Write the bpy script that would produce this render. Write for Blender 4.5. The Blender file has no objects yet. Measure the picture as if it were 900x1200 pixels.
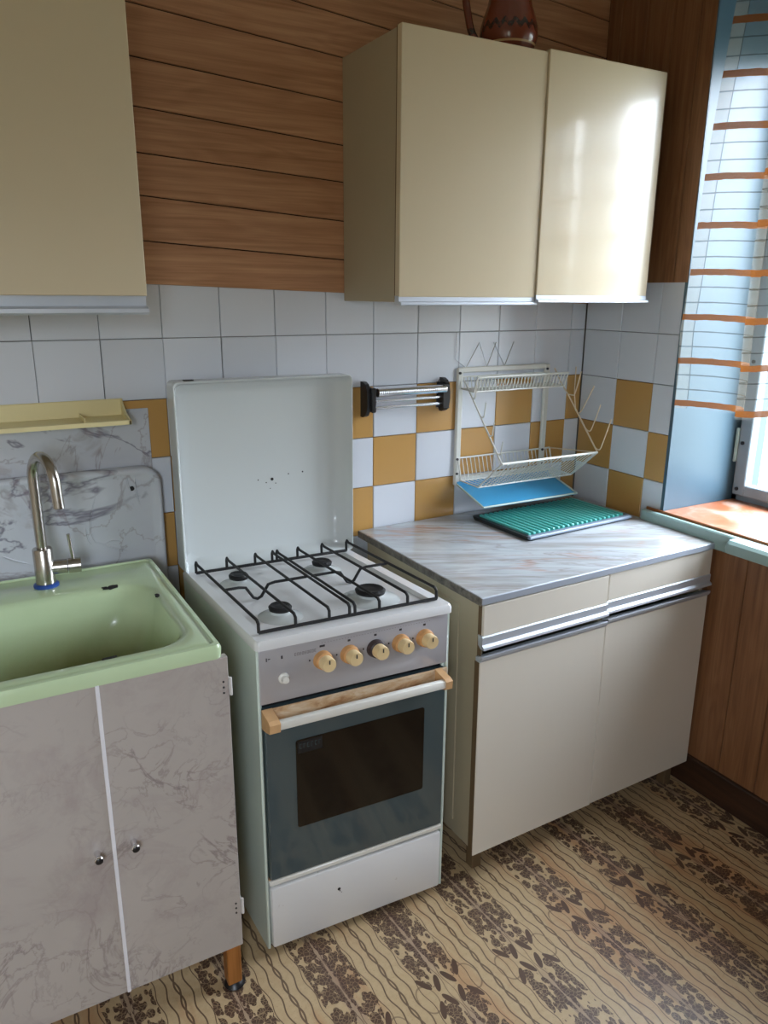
import bpy, bmesh, math, random
from mathutils import Vector, Matrix
random.seed(7)
sc = bpy.context.scene
COL = sc.collection
PI = math.pi

# ------------------------------------------------------------------ camera, world, exposure
YAW, PITCH, ROLL, FPX = .5157, -.278, .007, 895.82
cam = bpy.data.cameras.new('camera')
cam.sensor_fit = 'VERTICAL'; cam.sensor_height = 36.0; cam.lens = FPX / 1200 * 36.0
cam.clip_start = .02
co = bpy.data.objects.new('camera', cam); COL.objects.link(co)
fw = Vector((math.sin(YAW) * math.cos(PITCH), math.cos(YAW) * math.cos(PITCH), math.sin(PITCH)))
r0 = Vector((math.cos(YAW), -math.sin(YAW), 0)); u0 = r0.cross(fw)
rt = r0 * math.cos(ROLL) + u0 * math.sin(ROLL); up = u0 * math.cos(ROLL) - r0 * math.sin(ROLL)
mw = Matrix((rt, up, -fw)).transposed().to_4x4(); mw.translation = (-.1791, -1.9703, 1.4953)
co.matrix_world = mw
sc.camera = co

SKY_STRENGTH = 5.2
w = bpy.data.worlds.new('sky'); sc.world = w; w.use_nodes = True
wt = w.node_tree; wt.nodes.clear()
wo = wt.nodes.new('ShaderNodeOutputWorld'); wb = wt.nodes.new('ShaderNodeBackground')
wc = wt.nodes.new('ShaderNodeTexCoord'); ws = wt.nodes.new('ShaderNodeSeparateXYZ')
wr = wt.nodes.new('ShaderNodeValToRGB'); wm = wt.nodes.new('ShaderNodeMapRange')
wm.inputs['From Min'].default_value = -1; wm.inputs['From Max'].default_value = 1
wt.links.new(wc.outputs['Generated'], ws.inputs[0]); wt.links.new(ws.outputs['Z'], wm.inputs['Value'])
wt.links.new(wm.outputs[0], wr.inputs[0]); wt.links.new(wr.outputs[0], wb.inputs[0]); wt.links.new(wb.outputs[0], wo.inputs[0])
el_ = wr.color_ramp.elements
for k_, (p_, c_) in enumerate(((.44, (.15, .16, .14)), (.505, (.29, .31, .33)), (.55, (.80, .86, 1.0)), (.75, (1.12, 1.20, 1.40)), (1.0, (1.40, 1.50, 1.74)))):
    q_ = el_[k_] if k_ < 2 else el_.new(p_)
    q_.position = p_; q_.color = (*c_, 1)
wb.inputs[1].default_value = SKY_STRENGTH
sc.view_settings.view_transform = 'Standard'; sc.view_settings.look = 'None'
sc.view_settings.gamma = 1; sc.view_settings.use_curve_mapping = False
sc.view_settings.exposure = 2.2
sc.cycles.max_bounces = 12; sc.cycles.diffuse_bounces = 6; sc.cycles.transparent_max_bounces = 16

XR = 1.7116           # face of the right wall
WY0, WY1 = -.405, -1.42   # window recess
WZ0, WZ1 = .852, 2.28
XL, YF, ZC = -1.10, -2.60, 2.52
pl = bpy.data.lights.new('window_portal', 'AREA'); pl.shape = 'RECTANGLE'
pl.size = WZ1 - WZ0; pl.size_y = WY0 - WY1; pl.cycles.is_portal = True
po = bpy.data.objects.new('window_portal', pl); COL.objects.link(po)
po.location = (2.12, (WY0 + WY1) / 2, (WZ0 + WZ1) / 2); po.rotation_euler = (0, PI / 2, 0)

LX0, LX1, LZ0, LZ1 = -.95, -.39, 1.05, 1.90   # unseen window added for fill light, in the wall behind the camera
pl2 = bpy.data.lights.new('fill_window_portal', 'AREA'); pl2.shape = 'RECTANGLE'
pl2.size = LX1 - LX0; pl2.size_y = LZ1 - LZ0; pl2.cycles.is_portal = True
po2 = bpy.data.objects.new('fill_window_portal', pl2); COL.objects.link(po2)
po2.location = ((LX0 + LX1) / 2, YF - .11, (LZ0 + LZ1) / 2); po2.rotation_euler = (PI / 2, 0, 0)

# ------------------------------------------------------------------ node helpers
class NT:
    def __init__(s, name):
        s.m = bpy.data.materials.new(name); s.m.use_nodes = True
        s.t = s.m.node_tree; s.t.nodes.clear()
        s.out = s.t.nodes.new('ShaderNodeOutputMaterial')
    def put(s, sock, v):
        if isinstance(v, bpy.types.NodeSocket): s.t.links.new(v, sock)
        elif v is not None:
            if isinstance(v, (tuple, list)) and len(v) == 3 and sock.type == 'RGBA': v = (*v, 1)
            sock.default_value = v
    def math(s, op, a, b=None, c=None, clamp=False):
        n = s.t.nodes.new('ShaderNodeMath'); n.operation = op; n.use_clamp = clamp
        for i, v in enumerate((a, b, c)): s.put(n.inputs[i], v)
        return n.outputs[0]
    def mix(s, f, a, b, mode='MIX'):
        n = s.t.nodes.new('ShaderNodeMix'); n.data_type = 'RGBA'; n.blend_type = mode
        s.put(n.inputs[0], f); s.put(n.inputs[6], a); s.put(n.inputs[7], b)
        return n.outputs[2]
    def coord(s, kind='Object'):
        return s.t.nodes.new('ShaderNodeTexCoord').outputs[kind]
    def sep(s, v):
        n = s.t.nodes.new('ShaderNodeSeparateXYZ'); s.put(n.inputs[0], v); return n.outputs
    def comb(s, x, y, z):
        n = s.t.nodes.new('ShaderNodeCombineXYZ')
        for i, v in enumerate((x, y, z)): s.put(n.inputs[i], v)
        return n.outputs[0]
    def mapp(s, v, scale=(1, 1, 1), loc=(0, 0, 0), rot=(0, 0, 0)):
        n = s.t.nodes.new('ShaderNodeMapping'); s.put(n.inputs[0], v)
        s.put(n.inputs[1], loc); n.inputs[2].default_value = rot; n.inputs[3].default_value = scale
        return n.outputs[0]
    def noise(s, v, scale, detail=4, rough=.55, dist=0):
        n = s.t.nodes.new('ShaderNodeTexNoise'); s.put(n.inputs['Vector'], v)
        n.inputs['Scale'].default_value = scale; n.inputs['Detail'].default_value = detail
        n.inputs['Roughness'].default_value = rough; n.inputs['Distortion'].default_value = dist
        return n.outputs['Fac']
    def voro(s, v, scale, feature='F1', rnd=1.0):
        n = s.t.nodes.new('ShaderNodeTexVoronoi'); n.feature = feature; s.put(n.inputs['Vector'], v)
        n.inputs['Scale'].default_value = scale; n.inputs['Randomness'].default_value = rnd
        return n.outputs['Distance']
    def ramp(s, f, *stops, interp='LINEAR'):
        n = s.t.nodes.new('ShaderNodeValToRGB'); s.put(n.inputs[0], f); n.color_ramp.interpolation = interp
        el = n.color_ramp.elements
        while len(el) < len(stops): el.new(.5)
        for k, (p, c) in zip(el, stops):
            k.position = p; k.color = (c, c, c, 1) if isinstance(c, (int, float)) else (*c, 1)
        return n.outputs[0]
    def rand(s):
        return s.t.nodes.new('ShaderNodeObjectInfo').outputs['Random']
    def bump(s, h, strength=.3, dist=.002):
        n = s.t.nodes.new('ShaderNodeBump'); n.inputs['Strength'].default_value = strength
        n.inputs['Distance'].default_value = dist; s.put(n.inputs['Height'], h); return n.outputs[0]
    def bsdf(s, col, rough=.5, metal=0, coat=0, normal=None, spec=.5, coat_rough=.05):
        n = s.t.nodes.new('ShaderNodeBsdfPrincipled')
        s.put(n.inputs['Base Color'], col); s.put(n.inputs['Roughness'], rough)
        n.inputs['Metallic'].default_value = metal; n.inputs['Coat Weight'].default_value = coat
        n.inputs['Coat Roughness'].default_value = coat_rough; n.inputs['Specular IOR Level'].default_value = spec
        if normal is not None: s.put(n.inputs['Normal'], normal)
        s.t.links.new(n.outputs[0], s.out.inputs[0]); return s.m

def lin(*c):          # sRGB 0-255 -> linear
    return tuple(((v / 255 / 12.92) if v / 255 <= .04045 else ((v / 255 + .055) / 1.055) ** 2.4) for v in c)

def plain(name, c, rough=.5, metal=0, coat=0, var=.08, scale=18, spec=.5, cr=.05):
    n = NT(name); f = n.noise(n.coord(), scale, 5)
    a = tuple(max(0, v * (1 - var)) for v in c); b = tuple(min(1, v * (1 + var)) for v in c)
    return n.bsdf(n.mix(f, a, b), rough, metal, coat, spec=spec, coat_rough=cr)

def wood(name, axis, dark, mid, light, stretch=16, offset=True, rough=.45, bumps=True):
    n = NT(name); c = n.coord()
    if offset:
        r = n.rand(); c2 = n.t.nodes.new('ShaderNodeVectorMath'); c2.operation = 'ADD'
        n.put(c2.inputs[0], c); n.put(c2.inputs[1], n.comb(n.math('MULTIPLY', r, 7.3), n.math('MULTIPLY', r, 3.1), n.math('MULTIPLY', r, 5.7))); c = c2.outputs[0]
    scl = [stretch] * 3; scl[axis] = 1.0
    v = n.mapp(c, tuple(scl))
    g1 = n.noise(v, 2.2, 5, .6, .6)
    g2 = n.noise(n.mapp(c, tuple(x * (5 if i != axis else 2) for i, x in enumerate(scl))), 2.5, 3, .6)
    scl2 = [9.0] * 3; scl2[axis] = 1.1
    cath = n.math('SINE', n.math('MULTIPLY', n.noise(n.mapp(c, tuple(scl2)), 1.3, 2, .5, .3), 70))
    f = n.math('ADD', n.math('MULTIPLY', g1, .62), n.math('ADD', n.math('MULTIPLY', g2, .28), n.math('MULTIPLY', cath, .03)))
    col = n.ramp(f, (.30, dark), (.45, mid), (.62, light))
    nr = n.bump(f, .12, .002) if bumps else None
    return n.bsdf(col, rough, normal=nr)

def veins(n, c, scale, dist=1.2, width=.035, detail=6):
    f = n.noise(c, scale, detail, .58, dist)
    d = n.math('ABSOLUTE', n.math('SUBTRACT', f, .5))
    return n.math('SUBTRACT', 1.0, n.math('DIVIDE', d, width), clamp=True)

MAT = {}
MAT['wood_back'] = wood('wood_print_horizontal', 0, lin(164, 118, 84), lin(186, 138, 102), lin(206, 160, 122), stretch=22)
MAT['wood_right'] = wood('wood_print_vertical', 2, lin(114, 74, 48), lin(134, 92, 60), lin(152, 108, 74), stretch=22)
MAT['baseboard'] = wood('dark_baseboard', 1, lin(40, 24, 16), lin(58, 36, 24), lin(72, 46, 30), offset=False)
MAT['leg_wood'] = wood('leg_wood', 2, lin(120, 72, 30), lin(150, 95, 42), lin(172, 112, 56), offset=False)
MAT['dark_gap'] = plain('dark_groove', lin(52, 32, 22), .8)
MAT['grout'] = plain('grey_grout', lin(116, 112, 106), .9)
def tile(name, c, v):
    n = NT(name); r = n.rand(); f = n.noise(n.coord(), 9, 3)
    a = tuple(x * (1 - v) for x in c); b = tuple(min(1, x * (1 + v * .6)) for x in c)
    col = n.mix(n.math('ADD', n.math('MULTIPLY', r, .75), n.math('MULTIPLY', f, .25)), a, b)
    return n.bsdf(col, .22, normal=n.bump(f, .05, .002))
MAT['tile_white'] = tile('white_glazed_tile', lin(213, 217, 224), .10)
MAT['tile_mustard'] = tile('mustard_glazed_tile', lin(190, 146, 84), .12)
MAT['plaster'] = plain('wood_tone_wallpaper', lin(206, 192, 168), .8, var=.04, scale=4)
MAT['ceiling'] = plain('white_ceiling', lin(206, 200, 190), .9, var=.03, scale=3)
MAT['jamb_blue'] = plain('pale_blue_paint', lin(67, 92, 106), .38, var=.05, scale=7)
MAT['sill_green'] = plain('grey_green_gloss_paint', lin(150, 176, 172), .3, var=.07, scale=9)
def sill():
    n = NT('worn_orange_sill_paint'); c = n.coord()
    f = n.noise(c, 9, 5, .6, .5); g = n.noise(n.mapp(c, loc=(3, 1, 0)), 60, 4, .6)
    col = n.ramp(f, (.35, lin(150, 82, 48)), (.48, lin(164, 100, 66)), (.58, lin(168, 130, 110)), (.68, lin(172, 158, 152)))
    col = n.mix(n.ramp(g, (.62, 0.), (.7, .7)), col, lin(120, 80, 55))
    return n.bsdf(col, .35)
MAT['sill_orange'] = sill()
MAT['sill_edge'] = plain('bare_brown_sill_edge', lin(140, 86, 46), .6)
MAT['frame_grey'] = plain('grey_window_paint', lin(130, 146, 154), .4, var=.05)
MAT['black'] = plain('black_plastic', lin(22, 22, 24), .35)
MAT['soot'] = plain('soot_black_iron', lin(20, 19, 20), .55, var=.3)
MAT['chrome'] = plain('chrome', (.80, .80, .82), .16, 1, var=.04)
MAT['steel'] = plain('brushed_steel', (.52, .49, .45), .26, 1, var=.08, scale=60)
MAT['alu'] = plain('anodised_aluminium', (.60, .64, .70), .50, .5, var=.05)
MAT['cream'] = plain('cream_gloss_laminate', lin(214, 200, 170), .24, coat=.3, var=.02, scale=3, cr=.07)
MAT['cream_low'] = plain('cream_laminate', lin(220, 213, 200), .30, coat=.2, var=.03, scale=4)
MAT['carcass'] = plain('greyish_cream_carcass', lin(176, 164, 138), .5, var=.04, scale=5)
MAT['edge_brown'] = plain('brown_board_edge', lin(104, 84, 58), .65, var=.15)
def enamel(name, c, rust=.0, rough=.2, stain=lin(120, 82, 48)):
    n = NT(name); c0 = n.coord(); f = n.noise(c0, 5, 4)
    col = n.mix(f, tuple(x * .94 for x in c), c)
    g = n.noise(n.mapp(c0, loc=(5, 2, 1)), 26, 6, .7, .4)
    col = n.mix(n.ramp(g, (.66, 0.), (.74, rust)), col, stain)
    return n.bsdf(col, rough, coat=.3)
MAT['enamel'] = enamel('white_enamel', lin(222, 222, 222), .35)
MAT['enamel_lid'] = enamel('white_enamel_clean', lin(204, 209, 208), .0)
MAT['enamel_side'] = enamel('white_enamel_green_bounce', lin(212, 226, 216), .12)  # green light bounced off the sink is tinted into the white enamel
MAT['panel_grey'] = plain('worn_silver_panel', lin(186, 184, 188), .30, .35, var=.08, scale=10)
def sinkm():
    n = NT('green_enamel'); c0 = n.coord(); x, y, z = n.sep(c0)
    f = n.noise(c0, 7, 5, .6)
    col = n.mix(f, lin(178, 198, 156), lin(194, 212, 174))
    deep = n.math('SUBTRACT', 1.0, n.math('DIVIDE', n.math('SUBTRACT', z, -.165), .115), clamp=True)  # olive stain with shade painted in, stronger towards the basin floor
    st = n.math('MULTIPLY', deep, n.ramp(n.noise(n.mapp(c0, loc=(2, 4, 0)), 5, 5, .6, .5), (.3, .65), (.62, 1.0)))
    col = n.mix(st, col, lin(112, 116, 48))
    return n.bsdf(col, .16, coat=.5)
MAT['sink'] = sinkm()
def film_wall():
    n = NT('grey_marble_film'); c = n.coord()
    base = n.mix(n.noise(c, 4, 5, .6, .6), lin(172, 177, 186), lin(216, 218, 222))
    v1 = veins(n, n.mapp(c, (1, 1, 1.4), loc=(.35, .8, 1.3), rot=(0, .6, 0)), 1.9, .7, .016)
    v2 = veins(n, n.mapp(c, loc=(4, 0, 2), rot=(0, -.5, 0)), 3.4, 1.0, .014)
    blot = n.ramp(n.noise(n.mapp(c, loc=(1, 3, 5)), 7, 5, .65, .8), (.58, 0.), (.7, .55))
    col = n.mix(n.math('MULTIPLY', v1, .75), base, lin(98, 90, 108))
    col = n.mix(n.math('MULTIPLY', v2, .45), col, lin(128, 112, 112))
    col = n.mix(blot, col, lin(140, 122, 116))
    wr = n.noise(n.mapp(c, (1, 1, .7), rot=(0, .4, 0)), 9, 2, .5, 1.5)
    return n.bsdf(col, .2, coat=.3, normal=n.bump(n.math('POWER', n.math('ABSOLUTE', n.math('SUBTRACT', wr, .5)), .5), .08, .003))
MAT['film_wall'] = film_wall()
def film_door():
    n = NT('beige_marble_film'); c = n.coord()
    base = n.mix(n.noise(c, 3, 4, .6, .5), lin(162, 154, 147), lin(182, 174, 168))
    v1 = veins(n, n.mapp(c, rot=(0, .7, 0)), 4.2, 1.4, .016, 8)
    msk = n.ramp(n.noise(n.mapp(c, loc=(7, 0, 2)), 4.5, 3), (.42, 0.), (.6, 1.))
    v2 = veins(n, n.mapp(c, loc=(2, 0, 6), rot=(0, -.9, 0)), 9, 1.0, .02, 8)
    sm = n.ramp(n.noise(n.mapp(c, loc=(3, 3, 3)), 6, 6, .7, .5), (.5, 0.), (.68, .6))
    col = n.mix(n.math('MULTIPLY', n.math('MULTIPLY', v1, msk), .75), base, lin(126, 114, 112))
    col = n.mix(n.math('MULTIPLY', n.math('MULTIPLY', v2, msk), .5), col, lin(120, 108, 106))
    col = n.mix(sm, col, lin(152, 140, 137))
    return n.bsdf(col, .3)
MAT['film_door'] = film_door()
def counter():
    n = NT('streaked_marble_laminate'); c = n.coord()
    rc = n.mapp(c, rot=(0, 0, .55))
    m = n.mapp(rc, (.9, 4.2, 3))
    f = n.noise(m, 1.3, 6, .58, .6)
    col = n.ramp(f, (.28, lin(136, 132, 128)), (.42, lin(170, 175, 178)), (.5, lin(184, 190, 195)), (.6, lin(156, 156, 154)), (.7, lin(180, 185, 189)))
    v1 = veins(n, n.mapp(rc, (.8, 4.5, 4), loc=(.3, 1.4, 0)), 1.5, .7, .022, 5)
    k = n.ramp(n.noise(n.mapp(c, loc=(3, 5, 0)), 5, 2), (.45, 0.), (.62, 1.))
    col = n.mix(n.math('MULTIPLY', n.math('MULTIPLY', v1, k), .6), col, lin(178, 122, 88))
    v2 = veins(n, n.mapp(rc, (.9, 6, 4), loc=(5, .4, 0)), 2.1, .8, .03, 6)
    col = n.mix(n.math('MULTIPLY', v2, .5), col, lin(140, 126, 118))
    return n.bsdf(col, .22, coat=.25)
MAT['counter'] = counter()
def counter_side():
    n = NT('grimy_board_edge'); f = n.noise(n.coord(), 40, 6, .7)
    return n.bsdf(n.ramp(f, (.35, lin(66, 62, 56)), (.6, lin(120, 114, 104))), .7)
MAT['strip_grey'] = plain('pale_grey_edge_strip', lin(172, 180, 192), .35, .2, var=.04)
MAT['counter_side'] = counter_side()
MAT['glass_dark'] = plain('dark_teal_oven_glass', lin(66, 80, 84), .10, coat=.5, var=.03)
MAT['window_dark'] = plain('smoked_oven_window', lin(26, 20, 15), .12, coat=.1, var=.2, spec=.35)
def rusty():
    n = NT('rust_stained_metal'); f = n.noise(n.mapp(n.coord(), (1.5, 4, 4)), 9, 6, .65, .4)
    return n.bsdf(n.ramp(f, (.32, lin(150, 102, 62)), (.46, lin(198, 164, 126)), (.6, lin(216, 196, 168))), .45, .1)
MAT['rusty'] = rusty()
MAT['white_bar'] = plain('white_painted_bar', lin(222, 220, 212), .3, var=.05)
MAT['bracket'] = plain('browned_plastic', lin(204, 162, 116), .45, var=.2, scale=40)
MAT['knob'] = plain('yellowed_knob', lin(224, 198, 150), .38, var=.1, scale=40)
MAT['knob_base'] = plain('orange_stained_knob_base', lin(204, 152, 96), .45, var=.2, scale=60)
MAT['knob_black'] = plain('dark_knob_base', lin(58, 46, 46), .45, var=.2, scale=60)
MAT['ink'] = plain('dark_print', lin(52, 48, 50), .6)
MAT['ink_faint'] = plain('faint_print', lin(134, 128, 128), .6)
MAT['blue_ring'] = plain('blue_gasket', lin(40, 76, 150), .4)
MAT['yellow_plastic'] = plain('pale_yellow_plastic', lin(226, 212, 160), .35, var=.04)
MAT['wire_white'] = plain('white_coated_wire', lin(214, 214, 206), .35, var=.08, scale=40)
MAT['wire_cream'] = plain('yellowed_coated_wire', lin(216, 196, 164), .4, var=.1, scale=40)
MAT['blue_tray'] = plain('sky_blue_plastic', lin(66, 158, 206), .35, var=.06)
MAT['tray_rim'] = plain('translucent_tray_rim', lin(176, 190, 180), .35)
MAT['green_tray'] = plain('teal_plastic_highlight', lin(84, 180, 172), .38, var=.05)  # highlight on the ribs put into the colour, lighter than the plate
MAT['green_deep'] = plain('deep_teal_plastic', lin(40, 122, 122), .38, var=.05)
MAT['tray_grey'] = plain('blue_grey_plastic', lin(120, 134, 150), .4)
MAT['tray_black'] = plain('black_tray', lin(30, 38, 40), .4)
MAT['chip'] = plain('rusted_black_chip', lin(24, 20, 16), .7)
MAT['hinge'] = plain('white_hinge', lin(214, 212, 210), .3, .2)
MAT['paper_white'] = plain('white_trim_strip', lin(220, 218, 222), .35)
def clay():
    n = NT('glazed_brown_clay'); c = n.coord(); x, y, z = n.sep(c)
    f = n.noise(c, 14, 5, .6)
    col = n.mix(f, lin(96, 42, 26), lin(132, 62, 38))
    ang = n.math('ARCTAN2', y, x)
    wv = n.math('MULTIPLY', n.math('SINE', n.math('MULTIPLY', ang, 18)), .006)
    d = n.math('ABSOLUTE', n.math('SUBTRACT', z, n.math('ADD', .068, wv)))
    band = n.math('MULTIPLY', n.math('LESS_THAN', d, .007), n.ramp(n.noise(c, 90, 2), (.4, .4), (.55, 1.)))
    col = n.mix(band, col, lin(44, 26, 22))
    ln = n.math('LESS_THAN', n.math('ABSOLUTE', n.math('SUBTRACT', z, .030)), .0022)
    col = n.mix(ln, col, lin(196, 160, 112))
    return n.bsdf(col, .22, coat=.5)
MAT['clay'] = clay()

def floorm():
    n = NT('printed_linoleum'); c = n.coord(); x, y, z = n.sep(c)
    P = .205
    u = n.math('ADD', x, n.math('MULTIPLY', y, .07)); v = n.math('SUBTRACT', n.math('MULTIPLY', x, .07), y)
    def rep(a, off, p): # signed offset from the nearest line of a row spaced p
        t = n.math('FRACT', n.math('ADD', n.math('DIVIDE', n.math('SUBTRACT', a, off), p), .5))
        return n.math('MULTIPLY', n.math('SUBTRACT', t, .5), p)
    d = rep(u, .358, P)
    ad = n.math('ABSOLUTE', d)
    idx = n.math('FLOOR', n.math('ADD', n.math('DIVIDE', n.math('SUBTRACT', u, .358), P), .5))
    stag = n.math('MULTIPLY', n.math('MODULO', n.math('ABSOLUTE', idx), 2.0), .03)
    w0 = rep(n.math('ADD', v, stag), .63, .62)   # 0 at the middle of a garland, +-.31 in the gap
    aw = n.math('ABSOLUTE', w0)
    body = n.math('SUBTRACT', 1.0, n.math('DIVIDE', n.math('SUBTRACT', aw, .22), .07), clamp=True)
    # blossoms and leaves
    duv = n.comb(n.math('ADD', ad, n.math('MULTIPLY', idx, .37)), v, 0)
    wob = n.noise(duv, 40, 3, .6)
    rose = n.voro(n.mapp(duv, (1, .8, 1)), 46, 'F1', .7)
    rose2 = n.voro(n.mapp(duv, (1, 1, 1), loc=(3, 2, 0)), 110, 'DISTANCE_TO_EDGE', 1)
    leaf = n.voro(n.mapp(duv, (1.5, .75, 1), rot=(0, 0, .55)), 62, 'F1', .9)
    blob = n.math('MAXIMUM', n.math('LESS_THAN', rose, .56), n.math('LESS_THAN', leaf, .44))
    lace = n.math('GREATER_THAN', rose2, .05)
    half = n.math('MULTIPLY', n.math('POWER', n.math('MAXIMUM', body, 0.0), .5), .025)
    ctr = n.math('ADD', .028, n.math('MULTIPLY', n.math('SUBTRACT', wob, .5), .014))
    incol = n.math('LESS_THAN', n.math('ABSOLUTE', n.math('SUBTRACT', ad, ctr)), half)
    gar = n.math('MULTIPLY', n.math('MULTIPLY', blob, incol), n.math('MAXIMUM', lace, .55))
    # spray leaves at each end of a garland
    lf = n.math('SUBTRACT', aw, .285)
    el = n.math('ADD', n.math('POWER', n.math('DIVIDE', n.math('SUBTRACT', ad, n.math('ADD', .016, n.math('MULTIPLY', lf, .35))), .0075), 2), n.math('POWER', n.math('DIVIDE', lf, .021), 2))
    el2 = n.math('ADD', n.math('POWER', n.math('DIVIDE', n.math('SUBTRACT', ad, n.math('ADD', .040, n.math('MULTIPLY', lf, -.45))), .0075), 2), n.math('POWER', n.math('DIVIDE', n.math('ADD', lf, .012), .020), 2))
    tips = n.math('MAXIMUM', n.math('LESS_THAN', el, 1.0), n.math('LESS_THAN', el2, 1.0))
    # fine stems down the middle of a garland
    stem = n.math('LESS_THAN', n.math('ABSOLUTE', n.math('SUBTRACT', ad, n.math('ADD', .005, n.math('MULTIPLY', n.math('SINE', n.math('MULTIPLY', v, 70)), .003)))), .0011)
    # wavy lines between the garlands
    e1 = rep(u, .358 + P / 2, P)
    s1 = n.math('SINE', n.math('MULTIPLY', v, 2 * PI / .085)); 
    def wav(off, amp, th, ph=0):
        sw = n.math('SINE', n.math('ADD', n.math('MULTIPLY', v, 2 * PI / .085), ph))
        t = n.math('SUBTRACT', n.math('ABSOLUTE', e1) if off else e1, n.math('ADD', off, n.math('MULTIPLY', sw, amp)))
        return n.math('LESS_THAN', n.math('ABSOLUTE', t), th)
    lines = n.math('MAXIMUM', n.math('MAXIMUM', wav(0, .004, .0021), wav(0, .004, .0021, 2.4)), n.math('MAXIMUM', wav(.024, .0035, .0017, 1.0), wav(.045, .003, .0011, 2.0)))
    # scallops closing each gap
    sca = n.math('ABSOLUTE', n.math('SUBTRACT', n.math('ADD', n.math('POWER', n.math('DIVIDE', n.math('SUBTRACT', ad, .058), .022), 2), n.math('POWER', n.math('DIVIDE', n.math('SUBTRACT', aw, .31), .036), 2)), 1.0))
    scal = n.math('LESS_THAN', sca, .12)
    ink = n.math('MAXIMUM', n.math('MAXIMUM', gar, tips), n.math('MAXIMUM', n.math('MULTIPLY', lines, .85), n.math('MAXIMUM', n.math('MULTIPLY', stem, .6), n.math('MULTIPLY', scal, .55))))
    worn = n.noise(n.comb(n.math('MULTIPLY', u, 9), n.math('MULTIPLY', v, 1.5), 0), 1.0, 4, .6, .3)
    base = n.mix(n.noise(c, 60, 4, .7), lin(176, 150, 112), lin(204, 180, 142))
    base = n.mix(n.ramp(worn, (.52, 0.), (.66, .55)), base, lin(176, 118, 74))
    speck = n.ramp(n.noise(c, 240, 2), (.60, 0.), (.68, .35))
    base = n.mix(speck, base, lin(140, 112, 80))
    mid = n.math('MULTIPLY', n.math('LESS_THAN', ad, .012), n.math('MULTIPLY', body, .55))
    base = n.mix(mid, base, lin(150, 126, 112))
    inkc = n.mix(n.noise(c, 14, 3), lin(62, 42, 34), lin(84, 58, 50))
    col = n.mix(n.math('MULTIPLY', ink, .92), base, inkc)
    return n.bsdf(col, .36, coat=.08, normal=n.bump(n.noise(c, 6, 2), .05, .004))
MAT['floor'] = floorm()

def curtainm(name, base):
    n = NT(name); uv = n.sep(n.coord('UV')); uu, vv = uv[0], uv[1]
    t = n.math('FRACT', vv)            # one unit of v = one orange stripe pitch
    wob = n.math('MULTIPLY', n.math('SUBTRACT', n.noise(n.coord('UV'), 40, 2), .5), .04)
    band = n.math('LESS_THAN', n.math('ABSOLUTE', n.math('SUBTRACT', t, n.math('ADD', .5, wob))), .070)
    def thin(p): return n.math('LESS_THAN', n.math('ABSOLUTE', n.math('SUBTRACT', t, n.math('ADD', p, n.math('MULTIPLY', wob, .5)))), .014)
    gl = n.math('MAXIMUM', thin(.17), thin(.83))
    hem = n.math('LESS_THAN', uu, .036)
    hl = n.math('LESS_THAN', n.math('ABSOLUTE', n.math('SUBTRACT', uu, .036)), .0012)
    weave = n.noise(n.mapp(n.coord('UV'), (60, 9, 1)), 6, 3, .6)
    a = n.math('ADD', base, n.math('MULTIPLY', weave, .14))
    a = n.math('ADD', a, n.math('MULTIPLY', hem, .24))
    a = n.math('MAXIMUM', a, n.math('MULTIPLY', n.math('MAXIMUM', gl, hl), .6))
    a = n.math('MAXIMUM', a, n.math('MULTIPLY', band, .93))
    col = n.mix(n.math('MAXIMUM', gl, hl), lin(200, 198, 186), lin(84, 80, 70))
    col = n.mix(band, col, n.mix(n.noise(n.mapp(n.coord('UV'), (160, 8, 1)), 3, 2), lin(118, 70, 34), lin(146, 92, 48)))
    df = n.t.nodes.new('ShaderNodeBsdfDiffuse'); tl = n.t.nodes.new('ShaderNodeBsdfTranslucent'); tr = n.t.nodes.new('ShaderNodeBsdfTransparent')
    n.put(df.inputs[0], col); n.put(tl.inputs[0], col)
    m1 = n.t.nodes.new('ShaderNodeMixShader'); m1.inputs[0].default_value = .3
    n.t.links.new(df.outputs[0], m1.inputs[1]); n.t.links.new(tl.outputs[0], m1.inputs[2])
    m2 = n.t.nodes.new('ShaderNodeMixShader'); n.put(m2.inputs[0], a)
    n.t.links.new(tr.outputs[0], m2.inputs[1]); n.t.links.new(m1.outputs[0], m2.inputs[2])
    n.t.links.new(m2.outputs[0], n.out.inputs[0]); return n.m
MAT['curtain'] = curtainm('striped_sheer_fabric', .03); MAT['curtain_gather'] = curtainm('gathered_double_fabric', .52)
def glassm():
    n = NT('clear_window_glass'); fr = n.t.nodes.new('ShaderNodeFresnel'); fr.inputs[0].default_value = 1.45
    tr = n.t.nodes.new('ShaderNodeBsdfTransparent'); tr.inputs[0].default_value = (.97, .99, .98, 1)
    gl = n.t.nodes.new('ShaderNodeBsdfGlossy'); gl.inputs['Roughness'].default_value = .01
    m = n.t.nodes.new('ShaderNodeMixShader'); ge = n.t.nodes.new('ShaderNodeNewGeometry')
    n.put(m.inputs[0], n.math('MULTIPLY', fr.outputs[0], n.math('SUBTRACT', 1.0, ge.outputs['Backfacing'])))
    n.t.links.new(tr.outputs[0], m.inputs[1]); n.t.links.new(gl.outputs[0], m.inputs[2]); n.t.links.new(m.outputs[0], n.out.inputs[0])
    return n.m
MAT['glass'] = glassm()

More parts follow.
